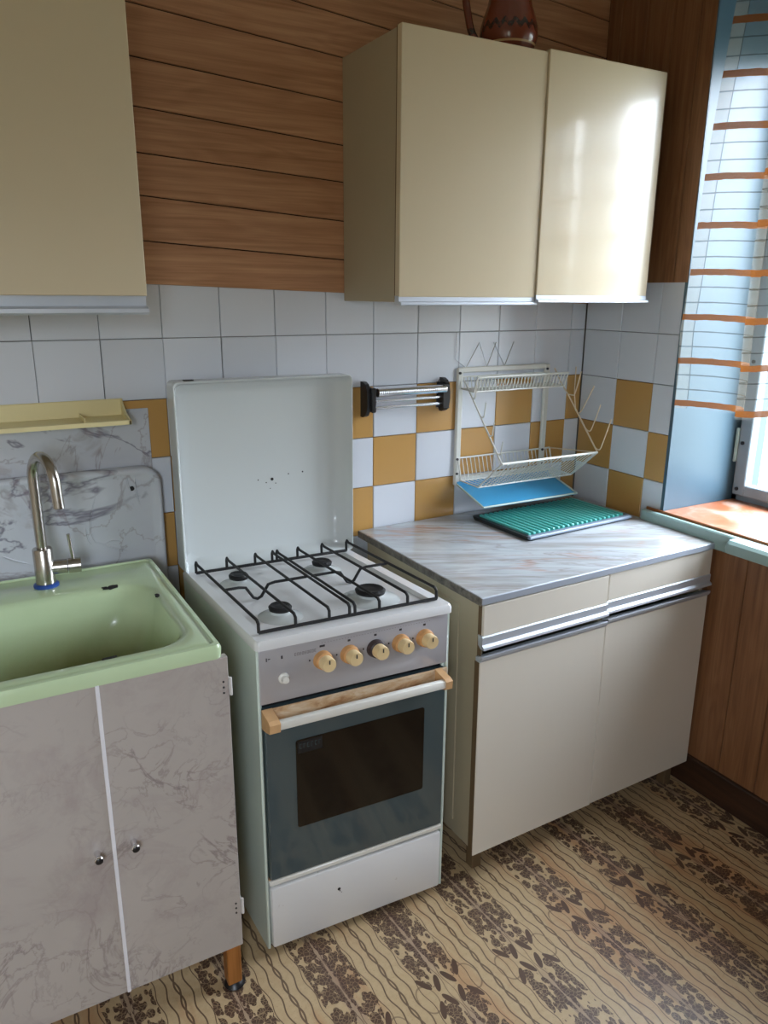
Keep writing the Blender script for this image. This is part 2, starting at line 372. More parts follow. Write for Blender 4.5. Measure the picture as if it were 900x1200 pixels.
# ------------------------------------------------------------------ geometry helpers
ORG = {}
SKEW = {}
def rrect(x0, x1, y0, y1, r, n=5):
    pts = []
    for cx, cy, a0 in ((x1 - r, y1 - r, 0), (x0 + r, y1 - r, PI / 2), (x0 + r, y0 + r, PI), (x1 - r, y0 + r, 1.5 * PI)):
        for k in range(n + 1):
            a = a0 + PI / 2 * k / n; pts.append((cx + r * math.cos(a), cy + r * math.sin(a)))
    return pts
class G:
    def __init__(s): s.b = bmesh.new()
    def box(s, x0, x1, y0, y1, z0, z1, bev=0, seg=1, rot=None):
        t = bmesh.new(); bmesh.ops.create_cube(t, size=1)
        for v in t.verts: v.co = Vector(((x0 + x1) / 2 + v.co.x * (x1 - x0), (y0 + y1) / 2 + v.co.y * (y1 - y0), (z0 + z1) / 2 + v.co.z * (z1 - z0)))
        if bev: bmesh.ops.bevel(t, geom=t.edges[:], offset=bev, segments=seg, profile=.5, affect='EDGES')
        if rot: 
            c = Vector(((x0 + x1) / 2, (y0 + y1) / 2, (z0 + z1) / 2)); M_ = Matrix.Rotation(rot[1], 3, rot[0])
            for v in t.verts: v.co = c + M_ @ (v.co - c)
        s.add(t); return s
    def add(s, t):
        me = bpy.data.meshes.new('tmp'); t.to_mesh(me); t.free(); s.b.from_mesh(me); bpy.data.meshes.remove(me)
    def loft(s, rings, cap0=True, cap1=True, closed=True):
        vs = [[s.b.verts.new(p) for p in ring] for ring in rings]; n = len(vs[0])
        for a, c in zip(vs, vs[1:]):
            for i in range(n if closed else n - 1): s.b.faces.new((a[i], a[(i + 1) % n], c[(i + 1) % n], c[i]))
        if cap0: s.b.faces.new(vs[0][::-1])
        if cap1: s.b.faces.new(vs[-1])
        return s
    def rings(s, *rs, n=5, **k):      # each (x0,x1,y0,y1,r,z)
        return s.loft([[(*p, r[5]) for p in rrect(*r[:5], n=n)] for r in rs], **k)
    def tube(s, pts, r, n=8, closed=False, cap=True):
        pts = [Vector(p) for p in pts]; rings = []
        nrm = None; N = len(pts)
        for i, p in enumerate(pts):
            if closed: d = pts[(i + 1) % N] - pts[i - 1]
            else: d = pts[min(i + 1, N - 1)] - pts[max(i - 1, 0)]
            d.normalize()
            if nrm is None: nrm = d.orthogonal().normalized()
            nrm = (nrm - d * nrm.dot(d))
            if nrm.length < 1e-6: nrm = d.orthogonal()
            nrm.normalize(); bi = d.cross(nrm)
            rr = r[i] if isinstance(r, (list, tuple)) else r
            rings.append([p + nrm * (rr * math.cos(2 * PI * k / n)) + bi * (rr * math.sin(2 * PI * k / n)) for k in range(n)])
        if closed: rings.append(rings[0]); cap = False
        return s.loft(rings, cap, cap)
    def cyl(s, p0, p1, r, r1=None, n=20):
        return s.tube([p0, p1], [r, r if r1 is None else r1], n)
    def lathe(s, prof, c=(0, 0, 0), n=32, axis='Z'):
        rings = []
        for r, h in prof:
            ring = []
            for k in range(n):
                a = 2 * PI * k / n; q = (r * math.cos(a), r * math.sin(a), h)
                if axis == 'Y': q = (q[0], h, -q[1])
                if axis == 'X': q = (h, q[0], q[1])
                ring.append((c[0] + q[0], c[1] + q[1], c[2] + q[2]))
            rings.append(ring)
        return s.loft(rings)
    def prism(s, poly, axis, a0, a1):
        def P(p, a): return {'X': (a, p[0], p[1]), 'Y': (p[0], a, p[1]), 'Z': (p[0], p[1], a)}[axis]
        return s.loft([[P(p, a0) for p in poly], [P(p, a1) for p in poly]])
    def make(s, name, mat, parent=None, smooth=35, kind=None, label=None):
        bmesh.ops.recalc_face_normals(s.b, faces=s.b.faces[:])
        o_ = None; q = parent
        while q is not None and o_ is None: o_ = ORG.get(q.name); q = q.parent
        top_ = parent
        while top_ is not None and top_.parent is not None: top_ = top_.parent
        if top_ is not None and top_.name in SKEW:
            for v in s.b.verts:
                v.co.x -= v.co.y / .49 * (.015 + .0406 * v.co.x)
                v.co.y += SKEW[top_.name] * v.co.x
        me = bpy.data.meshes.new(name)
        if o_ is not None: bmesh.ops.translate(s.b, verts=s.b.verts[:], vec=-Vector(o_))
        if smooth:
            for f in s.b.faces: f.smooth = True
        s.b.to_mesh(me); s.b.free()
        if smooth: me.set_sharp_from_angle(angle=math.radians(smooth))
        me.materials.append(MAT[mat] if isinstance(mat, str) else mat)
        ob = bpy.data.objects.new(name, me); COL.objects.link(ob)
        if parent is not None: ob.parent = parent
        if kind: ob['kind'] = kind
        if label: ob['label'] = label
        return ob
def tag(o, label, cat, group=None, kind=None):
    o['label'] = label; o['category'] = cat
    if group: o['group'] = group
    if kind: o['kind'] = kind
    return o
def thing(name, label, cat, loc=(0, 0, 0), world=True, rot=(0, 0, 0), group=None, kind=None):
    o = bpy.data.objects.new(name, None); COL.objects.link(o); o.location = loc; o.rotation_euler = rot; o.empty_display_size = .05
    ORG[o.name] = tuple(loc) if world else (0, 0, 0)
    return tag(o, label, cat, group, kind)
def bez(pts, k=6):      # Catmull-Rom through points
    P = [Vector(p) for p in pts]; out = []
    for i in range(len(P) - 1):
        a, b, c, d = P[max(i - 1, 0)], P[i], P[i + 1], P[min(i + 2, len(P) - 1)]
        for j in range(k):
            t = j / k; out.append(.5 * ((2 * b) + (c - a) * t + (2 * a - 5 * b + 4 * c - d) * t * t + (3 * b - a - 3 * c + d) * t ** 3))
    out.append(P[-1]); return out

# ------------------------------------------------------------------ setting: shell
def structure(name, g, mat, label, cat):
    return tag(g.make(name, mat), label, cat, kind='structure')
structure('floor', G().box(XL - .1, XR + .45, YF - .1, .12, -.06, 0), 'floor', 'linoleum floor printed with brown flower garlands and wavy lines', 'floor')
structure('ceiling', G().box(XL - .1, XR + .45, YF - .1, .12, ZC, ZC + .06), 'ceiling', 'white ceiling above the kitchen corner', 'ceiling')
structure('wall_left', G().box(XL - .1, XL, YF, .12, 0, ZC), 'plaster', 'plain light wall opposite the window', 'wall')
structure('wall_front', G().box(XL - .1, LX0, YF - .1, YF, 0, ZC).box(LX1, XR + .45, YF - .1, YF, 0, ZC).box(LX0, LX1, YF - .1, YF, 0, LZ0).box(LX0, LX1, YF - .1, YF, LZ1, ZC), 'plaster', 'plain light wall facing the stove', 'wall')
wall_b = structure('wall_back', G().box(XL, XR + .45, .009, .12, 0, ZC), 'grout', 'back wall with wood-grain boards above white and mustard tiles', 'wall')
wg = G()
x0, x1 = XR + .009, XR + .45
wg.box(x0, x1, WY0 + .012, .009, 0, ZC); wg.box(x0, x1, YF, WY1 - .012, 0, ZC)
wg.box(x0, x1, WY1 - .012, WY0 + .012, 0, WZ0 - .03); wg.box(x0, x1, WY1 - .012, WY0 + .012, WZ1 + .012, ZC)
wall_r = structure('wall_right', wg, 'grout', 'right wall with the window recess, vertical wood-grain boards and a tiled strip', 'wall')

# tiles
T = .15; LZ = 1.385; GAP = .0017
def tile_mesh(name, wx, wz, mat, plane):
    g = G(); th = .009
    # slab with a small bevel on the face
    b = .0016
    if plane == 'back':
        r = [[(0, th, 0), (wx, th, 0), (wx, th, wz), (0, th, wz)], [(0, b, 0), (wx, b, 0), (wx, b, wz), (0, b, wz)], [(b, 0, b), (wx - b, 0, b), (wx - b, 0, wz - b), (b, 0, wz - b)]]
    else:
        r = [[(th, 0, 0), (th, -wx, 0), (th, -wx, wz), (th, 0, wz)], [(b, 0, 0), (b, -wx, 0), (b, -wx, wz), (b, 0, wz)], [(0, -b, b), (0, -wx + b, b), (0, -wx + b, wz - b), (0, -b, wz - b)]]
    g.loft(r)
    bmesh.ops.recalc_face_normals(g.b, faces=g.b.faces[:])
    me = bpy.data.meshes.new(name); g.b.to_mesh(me); g.b.free(); me.materials.append(MAT[mat]); return me
TM = {}
def put_tile(parent, plane, wx, wz, mat, loc):
    k = (plane, round(wx, 3), round(wz, 3), mat)
    if k not in TM: TM[k] = tile_mesh('tile', wx, wz, mat, plane)
    o = bpy.data.objects.new('tile', TM[k]); o.location = loc; COL.objects.link(o); o.parent = parent
for i in range(-5, 12):
    xa = i * T + GAP / 2; wx = min(T, XR - i * T) - GAP
    for j in range(-1, 5):       # row -1 is the top white one
        zt = LZ - j * T; zb = zt - T
        if i == 11 and j < 0: pass
        white = j < 1 or (i + j) % 2 == 1
        jx = random.uniform(-.0006, .0006)
        put_tile(wall_b, 'back', wx, T - GAP, 'tile_white' if white else 'tile_mustard', (xa + jx, random.uniform(-.0004, .0006), zb + GAP / 2))
for i in range(-1, 2):
    ya = -.1597 - i * T - GAP / 2; wd = T
    if i == -1: ya = -GAP / 2 - .002; wd = .1577
    if i == 1: wd = -.1597 - T - WY0
    for j in range(-1, 4):
        zb = LZ - j * T - T
        white = j < 1 or (i + j) % 2 == 0
        put_tile(wall_r, 'right', wd - GAP, T - GAP, 'tile_white' if white else 'tile_mustard', (XR + random.uniform(-.0003, .0005), ya, zb + GAP / 2))

# horizontal boards on the back wall (grooved hardboard, hung a little out of level)
BO = [(1.513, 1.496), (1.613, 1.584), (1.714, 1.683), (1.807, 1.780), (1.904, 1.870), (2.006, 1.972), (2.113, 2.075), (2.213, 2.170), (2.313, 2.270), (2.413, 2.37), (2.513, 2.47), (2.66, 2.62)]
def bz(k, x): a, b = BO[k]; return a + (b - a) * (x - .275) / .52
for k in range(len(BO) - 1):
    g = G(); a = -.0; x0, x1 = XL + .002, XR - .004; c = .0022; yf, yb = -.006, .009
    q0 = [(x0, min(bz(k, x0), ZC - .006)), (x1, min(bz(k, x1), ZC - .006)), (x1, min(bz(k + 1, x1), ZC - .002)), (x0, min(bz(k + 1, x0), ZC - .002))]
    def ins(d): return [(q0[0][0], q0[0][1] + d), (q0[1][0], q0[1][1] + d), (q0[2][0], q0[2][1] - d), (q0[3][0], q0[3][1] - d)]
    g.loft([[(p[0], yb if k else -.0005, p[1]) for p in ins(.0012)], [(p[0], yf + .002, p[1]) for p in ins(.0012)], [(p[0], yf, p[1]) for p in ins(c)]])
    g.make('plank', 'wood_back', wall_b, smooth=0)
G().box(XL + .002, XR - .002, -.0022, -.0006, 1.56, ZC - .004).make('board_backing', 'dark_gap', wall_b, smooth=0)
# vertical boards on the right wall
def vplank(y0, y1, z0, z1, lean=0):
    g = G(); c = .002; xf, xb = XR - .006, XR + .009
    def rg(x, d): return [(x, y0 + d, z0), (x, y1 - d, z0), (x, y1 - d + lean, z1), (x, y0 + d + lean, z1)]
    g.loft([rg(xb, -.001), rg(xf + .002, -.001), rg(xf, -.0026)])
    g.make('plank', 'wood_right', wall_r, smooth=0)
ys = [0, -.06, -.16, -.255, -.351, WY0 + .002]
for a, b in zip(ys, ys[1:]): vplank(a - (.007 if a == 0 else 0), b, 1.533, ZC - .002)
yy = [-.0, -.12, -.24, -.36, -.47, -.595, -.715, -.835, -.955, -1.075, -1.195, -1.315, -1.43]
for a, b in zip(yy, yy[1:]): vplank(a - (.007 if a == 0 else 0), b, .10, .78 if a > -.36 else .81)
yb_ = [WY1 - .012, -1.54, -1.65, -1.76, -1.86, -1.95, -2.07, -2.19, -2.31, -2.43, YF + .002]
for a, b in zip(yb_, yb_[1:]): vplank(a, b, .10, ZC - .002)
G().box(XR - .0015, XR - .0003, WY0 - .0, -.002, 1.54, ZC - .004).make('board_backing', 'dark_gap', wall_r, smooth=0)
G().box(XR - .0015, XR - .0003, WY1, -.002, .10, .77).make('board_backing', 'dark_gap', wall_r, smooth=0)
yh = [WY0 - .002, -.52, -.64, -.76, -.88, -1.0, -1.12, -1.24, -1.34, WY1 - .01]
for a, b in zip(yh, yh[1:]): vplank(a, b, WZ1 + .014, ZC - .002)
structure('baseboard_right', G().box(XR - .018, XR + .009, YF + .002, -.002, .001, .105, .004), 'baseboard', 'dark baseboard along the foot of the window wall', 'baseboard')

# ------------------------------------------------------------------ window
win = thing('window_1', 'painted window set deep in a pale blue recess above an orange sill', 'window', (2.04, (WY0 + WY1) / 2, WZ0), kind='structure')
g = G(); xj0, xj1 = XR - .004, XR + .45
g.box(xj0, xj1, WY0 - .0, WY0 + .012, WZ0 - .02, WZ1 + .012); g.make('left_jamb', 'jamb_blue', win)
G().box(xj0, xj1, WY1 - .012, WY1, WZ0 - .02, WZ1 + .012).make('right_jamb', 'jamb_blue', win)
G().box(xj0, xj1, WY1, WY0, WZ1, WZ1 + .012).make('head_jamb', 'jamb_blue', win)
# sill
so = G().box(XR - .012, 2.10, WY1 + .001, WY0 - .001, WZ0 - .028, WZ0, .003).make('sill', 'sill_orange', win)
G().box(XR - .0135, XR - .008, WY1 + .0, -.345, WZ0 - .012, WZ0 + .001, .002).make('sill_edge', 'sill_edge', win, label='bare brown front edge of the sill')
G().box(XR - .034, XR - .0135, WY1 - .03, -.343, WZ0 - .058, WZ0 - .006, .004).make('sill_apron', 'sill_green', win, label='grey-green painted board under the sill edge')
g = G(); g.rings((XR - .078, XR - .036, WY1 - .03, -.69, .006, WZ0 - .040), (XR - .082, XR - .034, WY1 - .03, -.685, .012, WZ0 - .026), (XR - .080, XR - .034, WY1 - .03, -.687, .012, WZ0 - .012), (XR - .07, XR - .036, WY1 - .03, -.69, .006, WZ0 - .004))
g.make('apron_moulding', 'sill_green', win, label='rounded grey-green moulding along the apron')
# frame
fx0, fx1 = 2.03, 2.10
g = G(); fw_ = .05
g.box(fx0, fx1, WY1, WY1 + fw_, WZ0, WZ1); g.box(fx0, fx1, WY0 - fw_ * .35, WY0, WZ0, WZ1)
g.box(fx0, fx1, WY1, WY0, WZ0, WZ0 + .022); g.box(fx0, fx1, WY1, WY0, WZ1 - .05, WZ1)
g.box(fx0, fx1, -1.00, -.93, WZ0, WZ1)
g.make('window_frame', 'frame_grey', win)
def sash(y0, y1):
    z0, z1 = WZ0 + .020, WZ1 - .045; a = .042
    s = G(); X0, X1 = 2.012, 2.05
    s.box(X0, X1, y0 - a, y0, z0, z1, .003); s.box(X0, X1, y1, y1 + a, z0, z1, .003)
    s.box(X0, X1, y1 + a, y0 - a, z0, z0 + .036, .003); s.box(X0, X1, y1 + a, y0 - a, z1 - .09, z1, .003)
    so_ = s.make('sash', 'frame_grey', win)
    G().box(X0 + .016, X0 + .020, y1 + a - .004, y0 - a + .004, z0 + .03, z1 - .08).make('pane', 'glass', so_)
    return so_
s1_ = sash(WY0 - .012, -.935); sash(-.995, WY1 + .045)
for z in (.893, 1.043, 1.30): G().lathe([(.001, -.004), (.006, -.003), (.006, .002)], (2.0115, WY0 - .028, z), 12, 'X').make('bolt', 'black', s1_)
G().box(2.004, 2.0125, WY0 - .014, WY0 - .004, .98, 1.09, .002).make('sash_hinge', 'sill_green', s1_)
G().lathe([(.001, 0), (.004, .001), (.004, .008)], (2.004, WY0 - .009, 1.03), 10, 'X').make('bolt', 'black', s1_)

win2 = thing('fill_window', 'small unseen window added behind the camera for fill light', 'window', ((LX0 + LX1) / 2, YF - .06, LZ0), kind='structure')  # added to brighten the fronts of the units
g = G(); f2 = .04
g.box(LX0, LX0 + f2, YF - .08, YF - .03, LZ0, LZ1); g.box(LX1 - f2, LX1, YF - .08, YF - .03, LZ0, LZ1)
g.box(LX0 + f2, LX1 - f2, YF - .08, YF - .03, LZ0, LZ0 + f2); g.box(LX0 + f2, LX1 - f2, YF - .08, YF - .03, LZ1 - f2, LZ1)
g.make('window_frame', 'frame_grey', win2)
G().box(LX0 + f2 - .003, LX1 - f2 + .003, YF - .058, YF - .054, LZ0 + f2 - .003, LZ1 - f2 + .003).make('pane', 'glass', win2)

# ------------------------------------------------------------------ curtain
def curtain():
    ct = thing('curtain', 'sheer white curtain with orange bands and thin grey stripes at the window', 'curtain', (1.66, -.8, 1.17))
    NZ = 44
    zt, zb_ = 2.40, 1.176
    edge = [(1.17, -.432), (1.22, -.432), (1.404, -.420), (1.626, -.436), (1.812, -.452), (2.046, -.476), (2.216, -.492), (2.41, -.515)]
    def yl(z):
        for (a, ya), (b, yb) in zip(edge, edge[1:]):
            if z <= b: return ya + (yb - ya) * (z - a) / (b - a)
        return edge[-1][1]
    # the hang seen from above: each length of cloth runs back into the recess and folds forward over the next
    plan = [(1.670, -.430), (1.682, -.448), (1.712, -.495), (1.745, -.545), (1.752, -.585), (1.728, -.612), (1.694, -.612), (1.680, -.628), (1.698, -.655), (1.735, -.690), (1.745, -.722), (1.722, -.738), (1.690, -.735),
            (1.676, -.752)]
    yk = -.765
    while yk > -1.40:          # the rest is gathered in tight pleats
        plan += [(1.700, yk), (1.738, yk - .012), (1.742, yk - .022), (1.704, yk - .026), (1.676, yk - .030), (1.672, yk - .040)]
        yk -= .052
    path = bez([(x, y, 0) for x, y in plan], 8)
    acc = [0]
    for p, q in zip(path, path[1:]): acc.append(acc[-1] + (q - p).length)
    def at(s):
        for k in range(len(acc) - 1):
            if s <= acc[k + 1]:
                t = (s - acc[k]) / (acc[k + 1] - acc[k]); return path[k].lerp(path[k + 1], t)
        return path[-1]
    L = acc[-1]; cut = next(acc[k] for k in range(len(path)) if path[k].y < -.752)
    o = Vector(ORG[ct.name])
    for nm, mt, s0, s1, NY in (('curtain_panel', 'curtain', 0, cut, 130), ('gathered_panel', 'curtain_gather', cut, L, 330)):
        b = bmesh.new(); uvl = b.loops.layers.uv.new('UVMap')
        grid = []
        for i in range(NY + 1):
            s = s0 + (s1 - s0) * i / NY; row = []; P0 = at(s)
            fade = max(0.0, 1 - (-.43 - P0.y) / .30)
            for j in range(NZ + 1):
                z = zb_ + (zt - zb_) * j / NZ
                wv = .004 * math.sin(s * 21 + z * 2.3) + .003 * math.sin(z * 9 + s * 8)
                y = P0.y + (yl(z) + .43) * fade + .006 * math.sin(z * 3.1 + s * 5)
                drop = .006 * math.sin(s * 15 + 1) * (1 - fade * .5) * (.4 + .6 * (zt - z))
                row.append((b.verts.new((P0.x + wv, y, z + drop)), s, (z - 1.191) / .1219 + .5))
            grid.append(row)
        for i in range(NY):
            for j in range(NZ):
                q = (grid[i][j], grid[i + 1][j], grid[i + 1][j + 1], grid[i][j + 1])
                f = b.faces.new([v[0] for v in q]); f.smooth = True
                for lp, v in zip(f.loops, q): lp[uvl].uv = (v[1], v[2])
        bmesh.ops.translate(b, verts=b.verts[:], vec=-o)
        me = bpy.data.meshes.new(nm); b.to_mesh(me); b.free(); me.materials.append(MAT[mt])
        ob = bpy.data.objects.new(nm, me); COL.objects.link(ob); ob.parent = ct
    rod = thing('curtain_rod', 'white curtain rod over the window', 'rod', (1.66, -.95, 2.40))
    G().cyl((1.655, -.34, 2.41), (1.655, -1.6, 2.41), .009).make('pole', 'white_bar', rod)
    for y in (-.37, -1.55): G().box(1.645, XR - .005, y - .008, y + .008, 2.405, 2.42, .002).make('bracket', 'white_bar', rod)
curtain()

# ------------------------------------------------------------------ upper cabinets
CZ0, CZ1 = 1.472, 2.073
def carcass(root, x0, x1, y0, y1, z0, z1):
    g = G(); t = .016
    g.box(x0, x0 + t, y0, y1, z0, z1, .001); g.box(x1 - t, x1, y0, y1, z0, z1, .001)
    g.box(x0 + t, x1 - t, y0, y1, z1 - t, z1); g.box(x0 + t, x1 - t, y0, y1, z0, z0 + t); g.box(x0 + t, x1 - t, y1 - .004, y1, z0, z1)
    g.box(x0 + t, x1 - t, y0 + .02, y1, (z0 + z1) / 2, (z0 + z1) / 2 + t)
    return g.make('carcass', 'carcass', root, smooth=0)
def alu_grip(d, x0, x1, yf, z0, z1):
    # folded aluminium finger pull along the lower edge of a door
    poly = [(yf, z1), (yf - .003, z1 - .002), (yf - .004, z0 + .008), (yf - .013, z0 + .006), (yf - .015, z0 + .001), (yf - .013, z0 - .001), (yf + .002, z0), (yf + .016, z0 + .002), (yf + .016, z1)]
    G().prism(poly, 'X', x0, x1).make('grip', 'alu', d, smooth=0)
uc = thing('wall_cabinet', 'cream two-door wall cabinet hung over the counter with a brown jug on top', 'cabinet', (1.22, -.15, CZ0), group='cream wall cabinets')
UX0, UX1, UM = .798, 1.640, 1.222
carcass(uc, UX0 + .004, UX1 - .002, -.288, -.008, CZ0 + .004, CZ1)
d = G().box(UX0, UM - .0003, -.312, -.292, CZ0 + .016, CZ1 + .002, .0015).make('door', 'cream', uc)
alu_grip(d, UX0, UM - .0012, -.308, CZ0 - .002, CZ0 + .019)
d = G().box(UM + .0005, UX1 - .002, -.317, -.297, CZ0 + .022, CZ1 + .008, .0015).make('door', 'cream', uc)
alu_grip(d, UM + .0005, UX1 - .002, -.313, CZ0 + .004, CZ0 + .025)
G().box(UX0 + .001, UX0 + .004, -.294, -.288, CZ0 + .01, CZ1).make('door_gap_strip', 'edge_brown', uc)

uc2 = thing('wall_cabinet', 'cream wall cabinet above the sink, cut off by the photo edge', 'cabinet', (-.22, -.15, CZ0), group='cream wall cabinets')
LX0, LX1 = -.640, .199
carcass(uc2, LX0, LX1 - .004, -.290, -.008, CZ0 - .010, CZ1)
LM = (LX0 + LX1) / 2
for a, b in ((LX0, LM - .001), (LM + .001, LX1)):
    d = G().box(a, b, -.312, -.292, 1.488, CZ1 + .004, .0015).make('door', 'cream', uc2)
    g = G(); poly = [(-.300, 1.489), (-.298, 1.468), (-.314, 1.466), (-.322, 1.463), (-.322, 1.455), (-.316, 1.451), (-.296, 1.453), (-.293, 1.460), (-.293, 1.489)]
    g.prism(poly, 'X', a, b).make('grip', 'alu', d, smooth=0)

# jug on the right cabinet
JX, JY, JZ = 1.180, -.200, CZ1 + .001
jug = thing('clay_jug', 'brown glazed clay jug with a dark leaf band on the wall cabinet', 'jug', (JX, JY, JZ))
prof = [(.030, .0), (.056, .0), (.060, .006), (.061, .014), (.064, .022), (.070, .034), (.0745, .052), (.073, .072), (.066, .096), (.057, .120), (.052, .145), (.052, .175), (.056, .205), (.060, .225), (.057, .226), (.053, .205), (.048, .175), (.048, .145), (.060, .09), (.064, .05), (.05, .012), (.001, .010)]
G().lathe(prof, (JX, JY, JZ), 40).make('jug_body', 'clay', jug, smooth=60)
ang = math.radians(152)
dx, dy = math.cos(ang), math.sin(ang)
hp = [(JX + dx * r, JY + dy * r, JZ + z) for r, z in ((.052, .195), (.085, .200), (.108, .180), (.112, .140), (.105, .100), (.096, .066), (.080, .040), (.064, .026))]
G().tube(bez(hp), .0095, 10).make('jug_handle', 'clay', jug)

# ------------------------------------------------------------------ lower cabinet + worktop
LCY, LCR = .0115, .0072
lc = thing('base_cabinet', 'cream base cabinet with two drawers and two doors under the marbled worktop', 'cabinet', (.8536, -.6274, 0), world=False, rot=(0, -LCR, LCY))
CW, CD = .842, .575
g = G(); t = .016; zc0, zc1 = .085, .786
g.box(.010, .010 + t, .022, CD, zc0, zc1, .001); g.box(CW - .006 - t, CW - .006, .022, CD, zc0, zc1, .001)
g.box(.010 + t, CW - .006 - t, .022, CD, zc0, zc0 + t); g.box(.01 + t, CW - .006 - t, CD - .005, CD, zc0, zc1); g.box(.01 + t, CW - .006 - t, .03, .09, zc1 - t, zc1)
g.box(CW / 2 - .008, CW / 2 + .008, .022, CD, zc0 + t, zc1 - t)
g.make('carcass', 'carcass', lc, smooth=0)
G().box(.0065, .0105, .10, CD - .02, zc0 + .04, zc1 - .03, .001).make('side_panel', 'carcass', lc)
G().box(.0075, .0105, .006, .020, zc0, zc1, .0005).make('front_edging', 'edge_brown', lc)
MX = .420
for a, b, pr in ((.008, MX - .0025, 0.0), (MX + .0025, CW - .008, .003)):
    y = -.002 + pr
    dz = pr * 1.2
    G().box(a, b, y, y + .018, .706 + dz, .786 + dz * .4, .0015).make('drawer', 'cream_low', lc)
    dr = [o for o in lc.children if o.name.startswith('drawer')][-1]
    poly = [(y, .708 + dz), (y - .003, .705 + dz), (y - .002, .686 + dz), (y - .009, .681 + dz), (y - .010, .675 + dz), (y + .004, .674 + dz), (y + .014, .682 + dz), (y + .016, .708 + dz)]
    G().prism(poly, 'X', a - .004, b).make('grip', 'alu', dr, smooth=0)
    do = G().box(a - .008 if pr == 0 else a, b, y - .001, y + .018, .083, .642 + dz, .0015).make('door', 'cream_low', lc)
    if pr == 0: G().box(a - .0095, a - .0078, y + .001, y + .018, .084, .640).make('door_edging', 'edge_brown', do)
    poly = [(y - .001, .641 + dz), (y - .004, .644 + dz), (y - .008, .650 + dz), (y - .009, .657 + dz), (y - .004, .658 + dz), (y + .004, .654 + dz), (y + .016, .652 + dz), (y + .016, .641 + dz)]
    G().prism(poly, 'X', a - .008 if pr == 0 else a, b).make('grip', 'alu', do, smooth=0)
for x in (.03, CW - .06):
    for y in (.035, CD - .06): G().box(x, x + .03, y, y + .03, -.0075 if x > .1 else .0005, zc0, .002).make('leg', 'edge_brown', lc)
wt_ = thing('worktop', 'marble-look laminate worktop on the base cabinet in the corner', 'worktop', (.8536, -.6274, 0), world=False, rot=(0, -LCR, LCY))
G().box(0, CW + .003, -.002, .610, .791, .8085, .0015).make('laminate_top', 'counter', wt_)
G().box(.0, CW + .003, -.0045, -.0015, .790, .808, .0012).make('edge_strip', 'strip_grey', wt_, label='grey metal strip along the front edge')
G().box(-.0035, .0005, -.002, .61, .788, .8075, .001).make('end_edge', 'counter_side', wt_, label='grimy unfinished left edge')

# ------------------------------------------------------------------ stove
SYAW = 0.0
SKEW['gas_stove'] = -.047      # the stove's front is not quite square to its sides
st = thing('gas_stove', 'white four-burner gas stove with lid raised between sink and base cabinet', 'stove', (.3005, -.588, 0), world=False, rot=(0, 0, SYAW))
SW, SD = .468, .49
# body shell
g = G(); t = .012
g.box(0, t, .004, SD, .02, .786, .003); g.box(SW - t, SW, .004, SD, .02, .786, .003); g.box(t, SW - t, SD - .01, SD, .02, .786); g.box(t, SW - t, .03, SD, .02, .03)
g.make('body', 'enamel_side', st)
G().box(.012, SW - .012, .012, .020, .025, .786).make('front_recess', 'soot', st)
for x in (.01, SW - .034):
    g = G().box(x, x + .024, .03, .054, .0005, .022, .002); g.make('foot', 'black', st)
    G().box(x, x + .024, SD - .06, SD - .036, .0005, .022, .002).make('foot', 'black', st)
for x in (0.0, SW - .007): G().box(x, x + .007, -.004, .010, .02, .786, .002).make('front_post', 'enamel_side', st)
# cooktop
g = G(); o_ = -.003
g.rings((o_, SW - o_, -.012, SD, .012, .786), (o_, SW - o_, -.012, SD, .012, .800), (o_ + .004, SW - o_ - .004, -.008, SD - .004, .010, .807), (.026, SW - .026, .020, SD - .03, .025, .807), (.032, SW - .032, .026, SD - .036, .022, .799), (.05, SW - .05, .045, SD - .055, .02, .7965), cap0=True, cap1=True)
g.make('cooktop', 'enamel', st)
# burners
BUR = [(.100, .351, .021), (.107, .118, .022), (.331, .354, .022), (.336, .123, .030)]
for x, y, r in BUR:
    b = G().lathe([(r * 2.3, .7962), (r * 2.1, .799), (r * 1.3, .803), (r * 1.05, .806), (r * 1.0, .814), (r * .9, .815)], (x, y, 0), 28).make('burner', 'enamel_lid', st)
    G().lathe([(r * .9, .811), (r * 1.12, .813), (r * 1.18, .820), (r * 1.0, .8245), (r * .8, .8235), (r * .6, .8215), (r * .35, .8225), (.001, .8225)], (x, y, 0), 28).make('burner_cap', 'soot', b)
# grate
gr = bpy.data.objects.new('grate', None); COL.objects.link(gr); gr.parent = st; ORG[gr.name] = (0, 0, 0)
gx0, gx1, gy0, gy1 = .018, .448, .022, .432
zb_, zt_ = .8125, .838
R_ = .0042
G().cyl((gx0, gy0, zb_), (gx1, gy0, zb_), R_, n=8).make('front_bar', 'soot', gr)
G().cyl((gx0, gy1, zb_), (gx1, gy1, zb_), R_, n=8).make('back_bar', 'soot', gr)
xs = [gx0, .100, .178, .2265, .2395, .300, .372, gx1]
for k, x in enumerate(xs):
    pts = [(x, gy0, zb_), (x, gy0 + .001, zt_ - .006), (x, gy0 + .008, zt_), (x, (gy0 + gy1) / 2, zt_), (x, gy1 - .012, zt_), (x, gy1 - .003, zt_ + .004), (x, gy1 + .001, zt_ - .003), (x, gy1, zb_)]
    G().tube(pts, R_ * .85, 8).make('rod', 'soot', gr)
def crossbar(xa, xb, xc):
    y = .232
    pts = [(xa, y, zt_ - .003), (xc - .045, y, zt_ - .003), (xc - .028, y, zt_ - .006), (xc - .010, y, zb_ - .008), (xc, y - .001, zb_ - .012), (xc + .010, y, zb_ - .008), (xc + .028, y, zt_ - .006), (xc + .045, y, zt_ - .003), (xb, y, zt_ - .003)]
    G().tube(pts, R_ * .85, 8).make('cross_rod', 'soot', gr)
crossbar(gx0, .2265, .100); crossbar(.2395, gx1, .345)
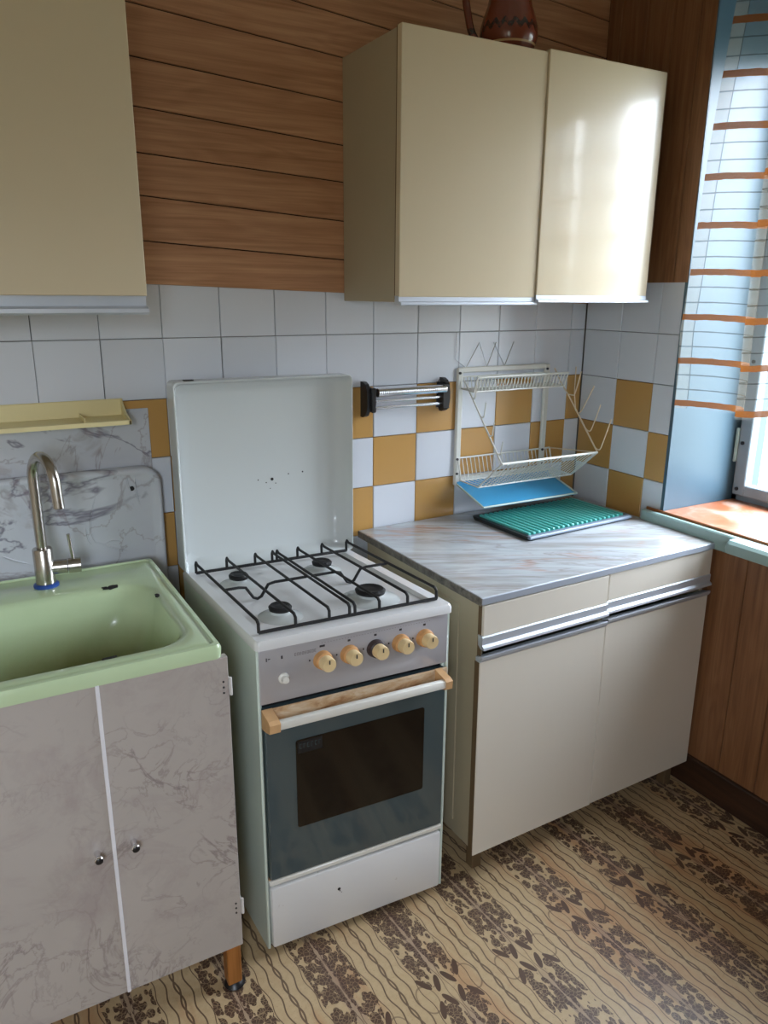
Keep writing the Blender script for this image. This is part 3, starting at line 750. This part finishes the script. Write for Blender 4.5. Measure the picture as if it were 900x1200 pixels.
# lid: shallow pan standing behind the cooktop
g = G(); ly = SD + .010
lx0, lx1, lz0, lz1 = -.004, .484, .803, 1.290
def lid_ring(d, y, r): return [(p[0], y, p[1]) for p in rrect(lx0 + d, lx1 - d, lz0 + d, lz1 - d, r)]
g.loft([lid_ring(0, ly + .004, .012), lid_ring(0, ly - .044, .012), lid_ring(.002, ly - .046, .011), lid_ring(.004, ly - .044, .010), lid_ring(.008, ly - .030, .016), [(p[0] - (.022 if p[0] > .25 else 0), p[1], p[2]) for p in lid_ring(.012, ly - .012, .018)], [(p[0] - (.03 if p[0] > .25 else 0), p[1], p[2]) for p in lid_ring(.018, ly - .006, .02)], [(p[0] - (.036 if p[0] > .25 else 0), p[1], p[2]) for p in lid_ring(.032, ly - .004, .024)]])
lid = g.make('lid', 'enamel_lid', st)
for x, z, r in ((.262, 1.020, .0042), (.222, 1.021, .0016), (.31, 1.03, .0018), (.245, 1.012, .0015), (.272, 1.008, .0015), (.352, 1.032, .0022), (.256, .995, .0013)):
    G().lathe([(.0005, -.0006), (r, -.0004), (r, .0006)], (x, ly - .0045, z), 9, 'Y').make('chip', 'chip', lid)
G().box(.03, .055, ly - .03, ly - .015, lz1 - .003, lz1 + .002, .001).make('chip', 'chip', lid)
for x in (.04, .43): G().box(x, x + .03, SD - .004, SD + .012, .79, .815, .002).make('lid_hinge', 'edge_brown', st)
# control panel
PZ0, PZ1 = .657, .784
cp = G().box(.004, SW - .006, -.006, .012, PZ0, PZ1, .004, 2).make('control_panel', 'panel_grey', st)
KX = [.146, .209, .273, .336, .398]
for k, x in enumerate(KX):
    z = .735
    kb = G().lathe([(.0215, -.006), (.0215, -.010), (.0195, -.019), (.0165, -.021)], (x, 0, z), 26, 'Y').make('knob', 'knob_black' if k == 2 else 'knob_base', cp)
    G().lathe([(.0165, -.020), (.0165, -.036), (.0150, -.040), (.001, -.040)], (x, 0, z), 26, 'Y').make('knob_cap', 'knob', kb)
    G().box(x - .0012, x + .0012, -.0412, -.0398, z + .003, z + .012).make('pointer_mark', 'ink', kb)
    G().box(x - .006 if k == 0 else x - .003, x + .006 if k == 0 else x + .003, -.0068, -.0058, z + .030, z + .0345).make('burner_mark', 'ink', cp)
    G().box(x - .031, x - .028, -.0068, -.0058, z + .002, z + .006).make('flame_mark', 'ink', cp)
G().lathe([(.012, -.006), (.012, -.009), (.008, -.012), (.0075, -.020), (.001, -.021)], (.057, 0, .712), 22, 'Y').make('igniter_button', 'white_bar', cp)
for x, z, ww, hh in ((.020, .757, .002, .008), (.024, .761, .005, .0016), (.053, .757, .0035, .007)): G().box(x, x + ww, -.0068, -.0058, z, z + hh).make('spark_mark', 'ink', cp)
g = G()
for k in range(9):
    x = .083 + k * .0056
    g.box(x, x + .004, -.0066, -.0058, .757, .7578); g.box(x, x + .004, -.0066, -.0058, .7628, .7636)
    g.box(x, x + .0009, -.0066, -.0058, .757, .7636)
    if k % 2: g.box(x + .0031, x + .004, -.0066, -.0058, .757, .7636)
    else: g.box(x, x + .004, -.0066, -.0058, .7598, .7606)
g.make('worn_lettering', 'ink_faint', cp, smooth=0)
g = G()
for k in range(40): g.box(.145 + k * .0068, .1475 + k * .0068, -.0066, -.0058, .7738, .7746)
g.make('dotted_line', 'ink_faint', cp, smooth=0)
# oven door
od = G().box(.010, SW - .010, -.010, .012, .212, .646, .003).make('oven_door', 'glass_dark', st)
G().box(.008, SW - .008, -.012, -.006, .607, .648, .002).make('door_trim', 'rusty', od)
g = G(); wx0, wx1, wz0, wz1 = .078, .400, .334, .557
g.loft([[(p[0], -.0098, p[1]) for p in rrect(wx0, wx1, wz0, wz1, .006)], [(p[0], -.0112, p[1]) for p in rrect(wx0, wx1, wz0, wz1, .006)]])
ow = g.make('oven_window', 'window_dark', od)
G().box(wx0 + .004, wx0 + .062, -.0117, -.0110, wz1 - .034, wz1 - .004).make('sticker', 'soot', ow, label='dark worn sticker in the window corner')
g = G()
for k in range(6):
    x = wx0 + .008 + k * .009
    g.box(x, x + .005, -.0121, -.0116, wz1 - .012, wz1 - .0105); g.box(x, x + .0015, -.0121, -.0116, wz1 - .022, wz1 - .0105)
    if k % 2 == 0: g.box(x, x + .005, -.0121, -.0116, wz1 - .022, wz1 - .0205)
g.make('sticker_print', 'glass_dark', ow, smooth=0)
hb = G().box(.022, SW - .036, -.053, -.036, .617, .637, .005, 2).make('door_handle', 'white_bar', od)
for a, b in ((.004, .028), (SW - .042, SW - .024)):
    poly = [(-.010, .650), (-.010, .606), (-.030, .608), (-.053, .615), (-.055, .635), (-.046, .641), (-.026, .645)]
    G().prism(poly, 'X', a, b).make('handle_bracket', 'bracket', hb, smooth=20)
G().box(.008, SW - .008, -.010, .006, .196, .210, .003).make('lower_rail', 'white_bar', st)
G().box(.008, SW - .008, -.004, .006, .210, .214).make('rail_stain', 'rusty', st)
drw = G().box(.010, SW - .012, -.012, .012, .026, .190, .005, 2).make('drawer', 'enamel', st)
for x, z, r in ((.176, .128, .004), (.178, .122, .0016), (.182, .117, .0012)): G().lathe([(.0005, -.0006), (r, -.0004), (r, .0006)], (x, -.012, z), 9, 'Y').make('chip', 'chip', drw)

# ------------------------------------------------------------------ sink unit
SX0, SX1, SYF, SYB, SZ = -.300, .214, -.650, -.076, .845
cab = thing('sink_cabinet', 'marble-film sink cabinet with two doors on brown wooden legs', 'cabinet', (-.03, -.37, 0))
cx0, cx1, cy0, cy1, cz0, cz1 = -.268, .222, -.632, -.09, .128, .806
g = G(); t = .016
g.box(cx0, cx0 + t, cy0, cy1, cz0, cz1); g.box(cx1 - t, cx1, cy0, cy1, cz0, cz1); g.box(cx0 + t, cx1 - t, cy0, cy1, cz0, cz0 + t); g.box(cx0 + t, cx1 - t, cy1 - .005, cy1, cz0, cz1)
g.make('carcass', 'carcass', cab, smooth=0)
SM = -.0185
for a, b, s in ((cx0, SM - .001, 1), (SM + .001, cx1 + .001, -1)):
    d = G().box(a, b, -.650, -.633, cz0 - .002, .818, .0015).make('door', 'film_door', cab)
    kx = SM + (-.031 if s == 1 else .036)
    G().lathe([(.0065, -.650), (.006, -.653), (.0045, -.662), (.006, -.668), (.0085, -.671), (.0085, -.674), (.0070, -.676)], (kx, 0, .474), 18, 'Y').make('knob', 'chrome', d)
    G().lathe([(.0072, -.6758), (.005, -.6775), (.001, -.678)], (kx, 0, .474), 14, 'Y').make('knob_inset', 'black', d)
    hx = a - .004 if s == 1 else b - .001
    for z in (.752, .226):
        hg = G(); hg.box(hx, hx + .005, -.648, -.618, z - .018, z + .018, .001); hg.cyl((hx + .002 + (.003 if s == -1 else -.003), -.648, z - .019), (hx + .002 + (.003 if s == -1 else -.003), -.648, z + .019), .0032, n=10)
        hg.make('hinge', 'hinge', d)
        for dz in (-.012, 0, .012): G().lathe([(.0005, -.6518), (.0022, -.6514), (.0022, -.650)], (hx - .010 if s == -1 else hx + .014, 0, z + dz + .002), 8, 'Y').make('screw', 'ink', d)
G().box(SM - .0035, SM + .0035, -.6525, -.6495, cz0 - .002, .818, .001).make('joint_strip', 'paper_white', cab)
for x in (cx0 + .005, .190 - .0):
    for y in (-.640 + .005, -.15):
        G().box(x, x + .032, y, y + .032, .012, cz0 + .002, .002).make('leg', 'leg_wood', cab)
        G().lathe([(.022, .0005), (.024, .004), (.020, .010), (.015, .014)], (x + .018, y + .014, 0), 18).make('foot_pad', 'black', cab)

sk = thing('sink', 'pale green enamelled sink with black chips along the basin', 'sink', ((SX0 + SX1) / 2, (SYF + SYB) / 2, SZ))
g = G(); bx0, bx1, by0, by1 = -.262, .176, -.606, -.232
g.rings((SX0, SX1, SYF, SYB, .014, .817), (SX0 - .001, SX1 + .001, SYF - .001, SYB, .015, .838), (SX0 + .003, SX1 - .003, SYF + .003, SYB - .003, .012, .845),
        (SX0 + .011, SX1 - .011, SYF + .011, SYB - .011, .011, .846), (SX0 + .013, SX1 - .013, SYF + .013, SYB - .013, .011, .8425), (SX0 + .018, SX1 - .018, SYF + .018, SYB - .018, .012, .8420), (SX0 + .021, SX1 - .021, SYF + .021, SYB - .021, .012, .8440),
        (bx0 - .003, bx1 + .003, by0 - .003, by1 + .003, .075, .8445), (bx0 + .004, bx1 - .004, by0 + .004, by1 - .004, .075, .842), (bx0 + .012, bx1 - .012, by0 + .011, by1 - .014, .075, .832),
        (bx0 + .028, bx1 - .028, by0 + .022, by1 - .034, .085, .770), (bx0 + .045, bx1 - .048, by0 + .036, by1 - .055, .09, .715), (bx0 + .070, bx1 - .080, by0 + .060, by1 - .085, .085, .694), (bx0 + .12, bx1 - .14, by0 + .11, by1 - .13, .05, .688), n=8, cap0=False)
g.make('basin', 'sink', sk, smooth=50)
G().lathe([(.03, .686), (.03, .6895), (.024, .690), (.010, .6885), (.001, .6885)], (-.03, -.40, 0), 24).make('drain', 'chrome', sk)
def chip(cx, cy, z, rx, ry, a, seed, tilt=0):
    rnd = random.Random(seed); pts = []
    for k in range(14):
        t = 2 * PI * k / 14; q = rnd.uniform(.55, 1.15); x, y = rx * q * math.cos(t), ry * q * math.sin(t)
        X, Y = x * math.cos(a) - y * math.sin(a), x * math.sin(a) + y * math.cos(a)
        pts.append((cx + X, cy + Y, z + tilt * Y))
    g = G(); g.loft([[(p[0], p[1], p[2] - .003) for p in pts], pts]); g.make('chip', 'chip', sk, smooth=0)
chip(.086, -.236, .8448, .019, .006, .15, 3, .25); chip(.072, -.232, .8450, .007, .004, 0, 4); chip(.166, -.335, .8440, .0055, .009, 0, 5)
chip(.015, -.598, .8435, .014, .0045, .1, 6, -.2)

# faucet
FX, FY, FZ = -.043, -.158, .8445
fa = thing('faucet', 'brushed steel gooseneck faucet with side lever standing on the green sink', 'faucet', (FX, FY, FZ))
G().lathe([(.020, .0), (.0275, .0), (.0275, .005), (.0235, .008), (.02, .008)], (FX, FY, FZ), 28).make('base_ring', 'blue_ring', fa, label='blue rubber ring')
G().lathe([(.018, .006), (.0215, .008), (.0215, .088), (.0195, .091), (.012, .092)], (FX, FY, FZ), 28).make('body', 'steel', fa)
sp = [(FX, FY, FZ + .085), (FX - .001, FY - .001, FZ + .16)]
yr = .056; zc_ = 1.098
ddx, ddy = .30, -.954
for k in range(0, 13):
    a = PI - PI * k / 12 * 1.0
    d_ = yr + yr * math.cos(a)
    sp.append((FX - .001 + ddx * d_, FY + ddy * d_, zc_ + yr * math.sin(a)))
d_ = 2 * yr + .002
sp.append((FX + ddx * d_, FY + ddy * d_, 1.052))
G().tube(sp, .0118, 16).make('spout', 'steel', fa, smooth=60)
G().lathe([(.0095, 1.0518), (.0085, 1.0505), (.001, 1.0505)], (FX + ddx * d_, FY + ddy * d_, 0), 16).make('aerator', 'black', fa)
lv = G().tube([(FX + .012, FY, FZ + .042), (FX + .049, FY - .006, FZ + .042)], .0165, 22).make('valve', 'steel', fa)
G().tube([(FX + .051, FY - .006, FZ + .042), (FX + .078, FY - .010, FZ + .042)], .0175, 22).make('lever_hub', 'steel', fa)
G().tube([(FX + .062, FY - .008, FZ + .055), (FX + .057, FY - .008, FZ + .118)], .0042, 12).make('lever', 'steel', fa)

# film covered splash board behind the sink and the loose film on the wall
sb = thing('splash_board', 'round-cornered splash board wrapped in grey marble film behind the sink', 'board', (-.02, -.06, .55))
g = G(); X0, X1, Z0, Z1 = -.34, .262, .56, 1.072
def sbr(d, y, r): return [(p[0], y, p[1]) for p in rrect(X0 + d, X1 - d, Z0 + d, Z1 - d, r)]
g.loft([sbr(0, -.010, .045), sbr(0, -.036, .045), sbr(.004, -.042, .043), sbr(.010, -.043, .040), sbr(.018, -.036, .034), sbr(.03, -.0345, .03)])
sbo = g.make('board', 'film_wall', sb, smooth=60)
def wrinkle(pts, r=.0022):
    q = bez([(x, -.0350, z) for x, z in pts]); n_ = len(q)
    g = G(); g.tube(q, [r * math.sin(PI * min(max((i + .35) / n_, .06), .94)) for i in range(n_)], 6); g.make('film_wrinkle', 'film_wall', sbo, smooth=80)
for pts in (((.10, 1.01), (.085, .96), (.082, .92), (.09, .89)), ((.088, .895), (.13, .872), (.165, .858)), ((.07, .935), (.073, .905), (.08, .888)), ((.178, 1.055), (.180, 1.03), (.186, 1.01)), ((.196, 1.058), (.198, 1.01), (.205, .975)), ((-.10, .97), (-.13, .92), (-.15, .88)), ((-.12, .89), (-.095, .875), (-.065, .862)), ((-.03, 1.0), (.02, 1.03), (.05, 1.05)), ((.11, .885), (.13, .89), (.15, .886))): wrinkle(pts)
G().lathe([(.001, -.0362), (.0062, -.0358), (.0062, -.034)], (.188, 0, 1.020), 14, 'Y').make('hole', 'chip', sb)
G().box(-.42, .250, -.0035, -.0004, .60, 1.215, .001).make('marble_film', 'film_wall', wall_b, label='grey marble film stuck on the tiles above the sink')

# yellow shelf
sh = thing('plastic_shelf', 'pale yellow plastic shelf on the tiles above the sink', 'shelf', (-.1, -.05, 1.2))
hx0, hx1 = -.36, .186
G().box(hx0, hx1, -.0065, -.0005, 1.196, 1.243, .002).make('back_plate', 'yellow_plastic', sh)
g = G(); g.prism([(-.006, 1.203), (-.006, 1.198), (-.085, 1.191), (-.094, 1.191), (-.094, 1.201), (-.090, 1.202), (-.086, 1.196)], 'X', hx0, hx1 + .004)
g.make('tray', 'yellow_plastic', sh, smooth=0)
for x in (hx0, hx1 - .001): G().prism([(-.003, 1.243), (-.003, 1.195), (-.094, 1.191), (-.094, 1.202), (-.05, 1.212), (-.02, 1.228)], 'X', x, x + .004).make('end_plate', 'yellow_plastic', sh, smooth=0)
G().box(.085, .087, -.086, -.006, 1.197, 1.212).make('divider', 'yellow_plastic', sh)

# ------------------------------------------------------------------ roll holder on the tiles
rh = thing('roll_holder', 'chrome kitchen roll holder with black ends on the mustard tiles', 'holder', (1.0, -.03, 1.2))
for x, f in ((.862, 1), (1.135, -1)):
    g = G()

    prof_ = [(-.001, 1.150), (-.016, 1.150), (-.030, 1.156), (-.040, 1.170), (-.044, 1.190), (-.044, 1.212), (-.040, 1.232), (-.030, 1.246), (-.016, 1.252), (-.001, 1.252)]
    g.prism(prof_, 'X', x - .006, x + .006)
    bo = g.make('bracket', 'black', rh, smooth=25)
    G().box(x + f * .006, x + f * .020, -.052, -.012, 1.166, 1.236, .003).make('clamp', 'black', bo)
    for z in (1.163, 1.240): G().lathe([(.001, -.004), (.006, -.003), (.008, .003)], (x + f * .012, -.006, z), 12, 'Y').make('screw_cap', 'chrome', bo)
g = G()
bar = G().cyl((.888, -.045, 1.222), (1.122, -.045, 1.222), .0125, n=20).make('serrated_bar', 'chrome', rh)
for k in range(34): g.box(.890 + k * .0068, .8935 + k * .0068, -.060, -.054, 1.217, 1.2285, .001)
g.make('teeth', 'chrome', bar, kind='stuff')
G().cyl((.888, -.036, 1.197), (1.122, -.036, 1.197), .005, n=14).make('rod', 'chrome', rh)
G().cyl((.888, -.036, 1.178), (1.122, -.036, 1.178), .005, n=14).make('rod', 'chrome', rh)

# ------------------------------------------------------------------ dish rack
dr = thing('dish_rack', 'white wire dish rack mounted on the checkered tiles in the corner', 'rack', (1.38, -.1, .9))
for x in (1.199, 1.548):
    po_ = G().box(x - .011, x + .011, -.014, -.001, .905, 1.278, .004).make('post', 'wire_white', dr)
    for z in (1.262, .992, .945): G().lathe([(.001, -.019), (.004, -.018), (.004, -.013)], (x - .004, 0, z), 10, 'Y').make('bolt', 'ink', po_)
G().box(1.205, 1.545, -.012, -.002, 1.262, 1.279, .003).make('top_rail', 'wire_white', dr)
G().box(1.205, 1.548, -.016, -.004, .918, .934, .003).make('bottom_rail', 'wire_white', dr)
xa, xb = 1.200, 1.578
LP = [(-.012, .995), (-.034, .925), (-.125, .924), (-.235, 1.018)]
lb = G().tube([(xa, -.235, 1.018), (xb, -.235, 1.018)], .0038, 8).make('lower_basket', 'wire_white', dr)
for (y, z), nm in ((LP[0], 'back_rail'), (LP[1], 'floor_rail'), (LP[2], 'floor_rail')): G().tube([(xa, y, z), (xb, y, z)], .0028, 8).make(nm, 'wire_white', lb)
for x in (xa, xb): G().tube([(x, y, z) for y, z in LP], .0028, 8).make('end_wire', 'wire_white', lb)
G().tube([(xb, -.235, 1.018), (xb, -.012, .995)], .002, 6).make('end_wire', 'wire_cream', lb)
g = G()
for k in range(1, 24):
    x = xa + (xb - xa) * k / 24
    g.tube([(x, LP[0][0], LP[0][1]), (x, LP[1][0], LP[1][1]), (x + .004, LP[2][0], LP[2][1]), (min(x + .022, xb - .002), LP[3][0], LP[3][1])], .0015, 5)
g.make('basket_wires', 'wire_white', lb, kind='stuff')
# shallow upper basket
UPB = [(-.010, 1.250), (-.018, 1.215), (-.085, 1.212), (-.100, 1.256)]
ub = G().tube([(xa, -.100, 1.256), (xb - .02, -.100, 1.256)], .0032, 8).make('upper_basket', 'wire_white', dr)
for y, z in UPB[:3]: G().tube([(xa, y, z), (xb - .02, y, z)], .0024, 8).make('rail', 'wire_white', ub)
for x in (xa, xb - .02): G().tube([(x, y, z) for y, z in UPB], .0026, 8).make('end_wire', 'wire_white', ub)
g = G()
for k in range(1, 27):
    x = xa + (xb - .02 - xa) * k / 27; g.tube([(x, y, z) for y, z in UPB], .0019, 5)
g.make('basket_wires', 'wire_white', ub, kind='stuff')
# plate props against the wall
g = G(); zp = []
zx = [1.200, 1.222, 1.279, 1.306, 1.330, 1.380, 1.400, 1.45]
for a, b in ((1.222, 1.270), (1.302, 1.270), (1.302, 1.335), (1.372, 1.325), (1.372, 1.405)):
    g.tube([(a, -.006, 1.276), (b, -.006, 1.352)], .0013, 5)
g.make('plate_prop', 'chrome', dr)
G().tube([(1.185, -.004, 1.384), (1.185, -.004, 1.302), (1.222, -.006, 1.276)], .0012, 5).make('hanging_wire', 'chrome', dr)
# side arms with cup hooks
for x, sgn in ((1.578, -1), (1.200, -1)):
    mt = 'wire_cream' if x > 1.4 else 'wire_white'
    top = (-.085, 1.184) if x > 1.4 else (-.036, 1.238)
    arm = G().tube([(x, *top), (x, -.235, 1.018)], .0026, 8).make('side_arm', mt, dr)
    if x > 1.4:
        G().tube([(x, -.085, 1.184), (x, -.113, 1.184), (x, -.118, 1.196), (x, -.137, 1.262)], .0020, 6).make('cup_hook', mt, arm)
        G().tube([(x, -.112, 1.275), (x, -.113, 1.19), (x, -.124, 1.14)], .0018, 6).make('brace', mt, arm)
        G().tube([(x, -.085, 1.184), (x, -.045, 1.22), (x, -.012, 1.262)], .0018, 6).make('brace', mt, arm)
        hk = [((-.122, 1.140), (-.145, 1.133), (-.198, 1.222)), ((-.172, 1.088), (-.198, 1.082), (-.232, 1.168)), ((-.220, 1.034), (-.245, 1.030), (-.281, 1.129))]
    else:
        hk = [((-.070, 1.20), (-.090, 1.194), (-.098, 1.235)), ((-.115, 1.15), (-.138, 1.144), (-.146, 1.188)), ((-.160, 1.10), (-.182, 1.094), (-.19, 1.135)), ((-.205, 1.05), (-.226, 1.046), (-.234, 1.085))]
    for p0, p1, p2 in hk:
        c_ = [(x, *p0), (x, (p0[0] + p1[0]) / 2, p1[1] - .002), (x, *p1), (x, p1[0] * .7 + p2[0] * .3, p1[1] * .75 + p2[1] * .25), (x, *p2)]
        G().tube(bez(c_, 4), .0019, 6).make('cup_hook', mt, arm)
# blue drip tray under the rack
bt = thing('drip_tray', 'sky blue drip tray sloping under the wire dish rack', 'tray', (1.38, -.09, .88))
BX0, BX1 = 1.193, 1.572
def bp(t): return (-.020 + (-.165 + .020) * t, .908 + (.866 - .908) * t)
g = G()
(ya, za), (yb, zb) = bp(0), bp(1)
g.prism([(ya, za + .012), (ya, za), (yb, zb), (yb - .002, zb + .006), (yb + .002, zb + .006), (yb + .004, zb + .003), (ya - .004, za + .003), (ya - .003, za + .012)], 'X', BX0, BX1)
g.make('tray_sheet', 'blue_tray', bt, smooth=0)
G().tube([(BX0, yb, zb + .004), (BX1, yb, zb + .004)], .0032, 8).make('front_rim', 'tray_rim', bt)
for x in (BX0, BX1): G().tube([(x, ya, za + .004), (x, yb, zb + .004)], .0032, 8).make('side_rim', 'tray_rim', bt)
# ribbed green tray on the worktop
gt = thing('draining_tray', 'ribbed teal green draining tray with grey rim on the worktop', 'tray', (1.22, -.352, .8115), world=False, rot=(0, -.0072, math.radians(2.4)))
g = G(); TW, TD = .425, .262
g.rings((0, TW, 0, TD, .012, 0.0), (-.003, TW + .003, -.003, TD + .003, .012, .008), (-.003, TW + .003, -.003, TD + .003, .012, .012), (.012, TW - .012, .012, TD - .012, .008, .012), (.014, TW - .014, .014, TD - .014, .008, .008))
g.make('tray_base', 'tray_black', gt)
G().box(-.002, TW + .002, -.006, .014, .004, .0135, .003).make('front_rim', 'tray_grey', gt, label='blue-grey front rim')
NR = 21
for k in range(NR):
    x = .018 + (TW - .036) * k / (NR - 1)
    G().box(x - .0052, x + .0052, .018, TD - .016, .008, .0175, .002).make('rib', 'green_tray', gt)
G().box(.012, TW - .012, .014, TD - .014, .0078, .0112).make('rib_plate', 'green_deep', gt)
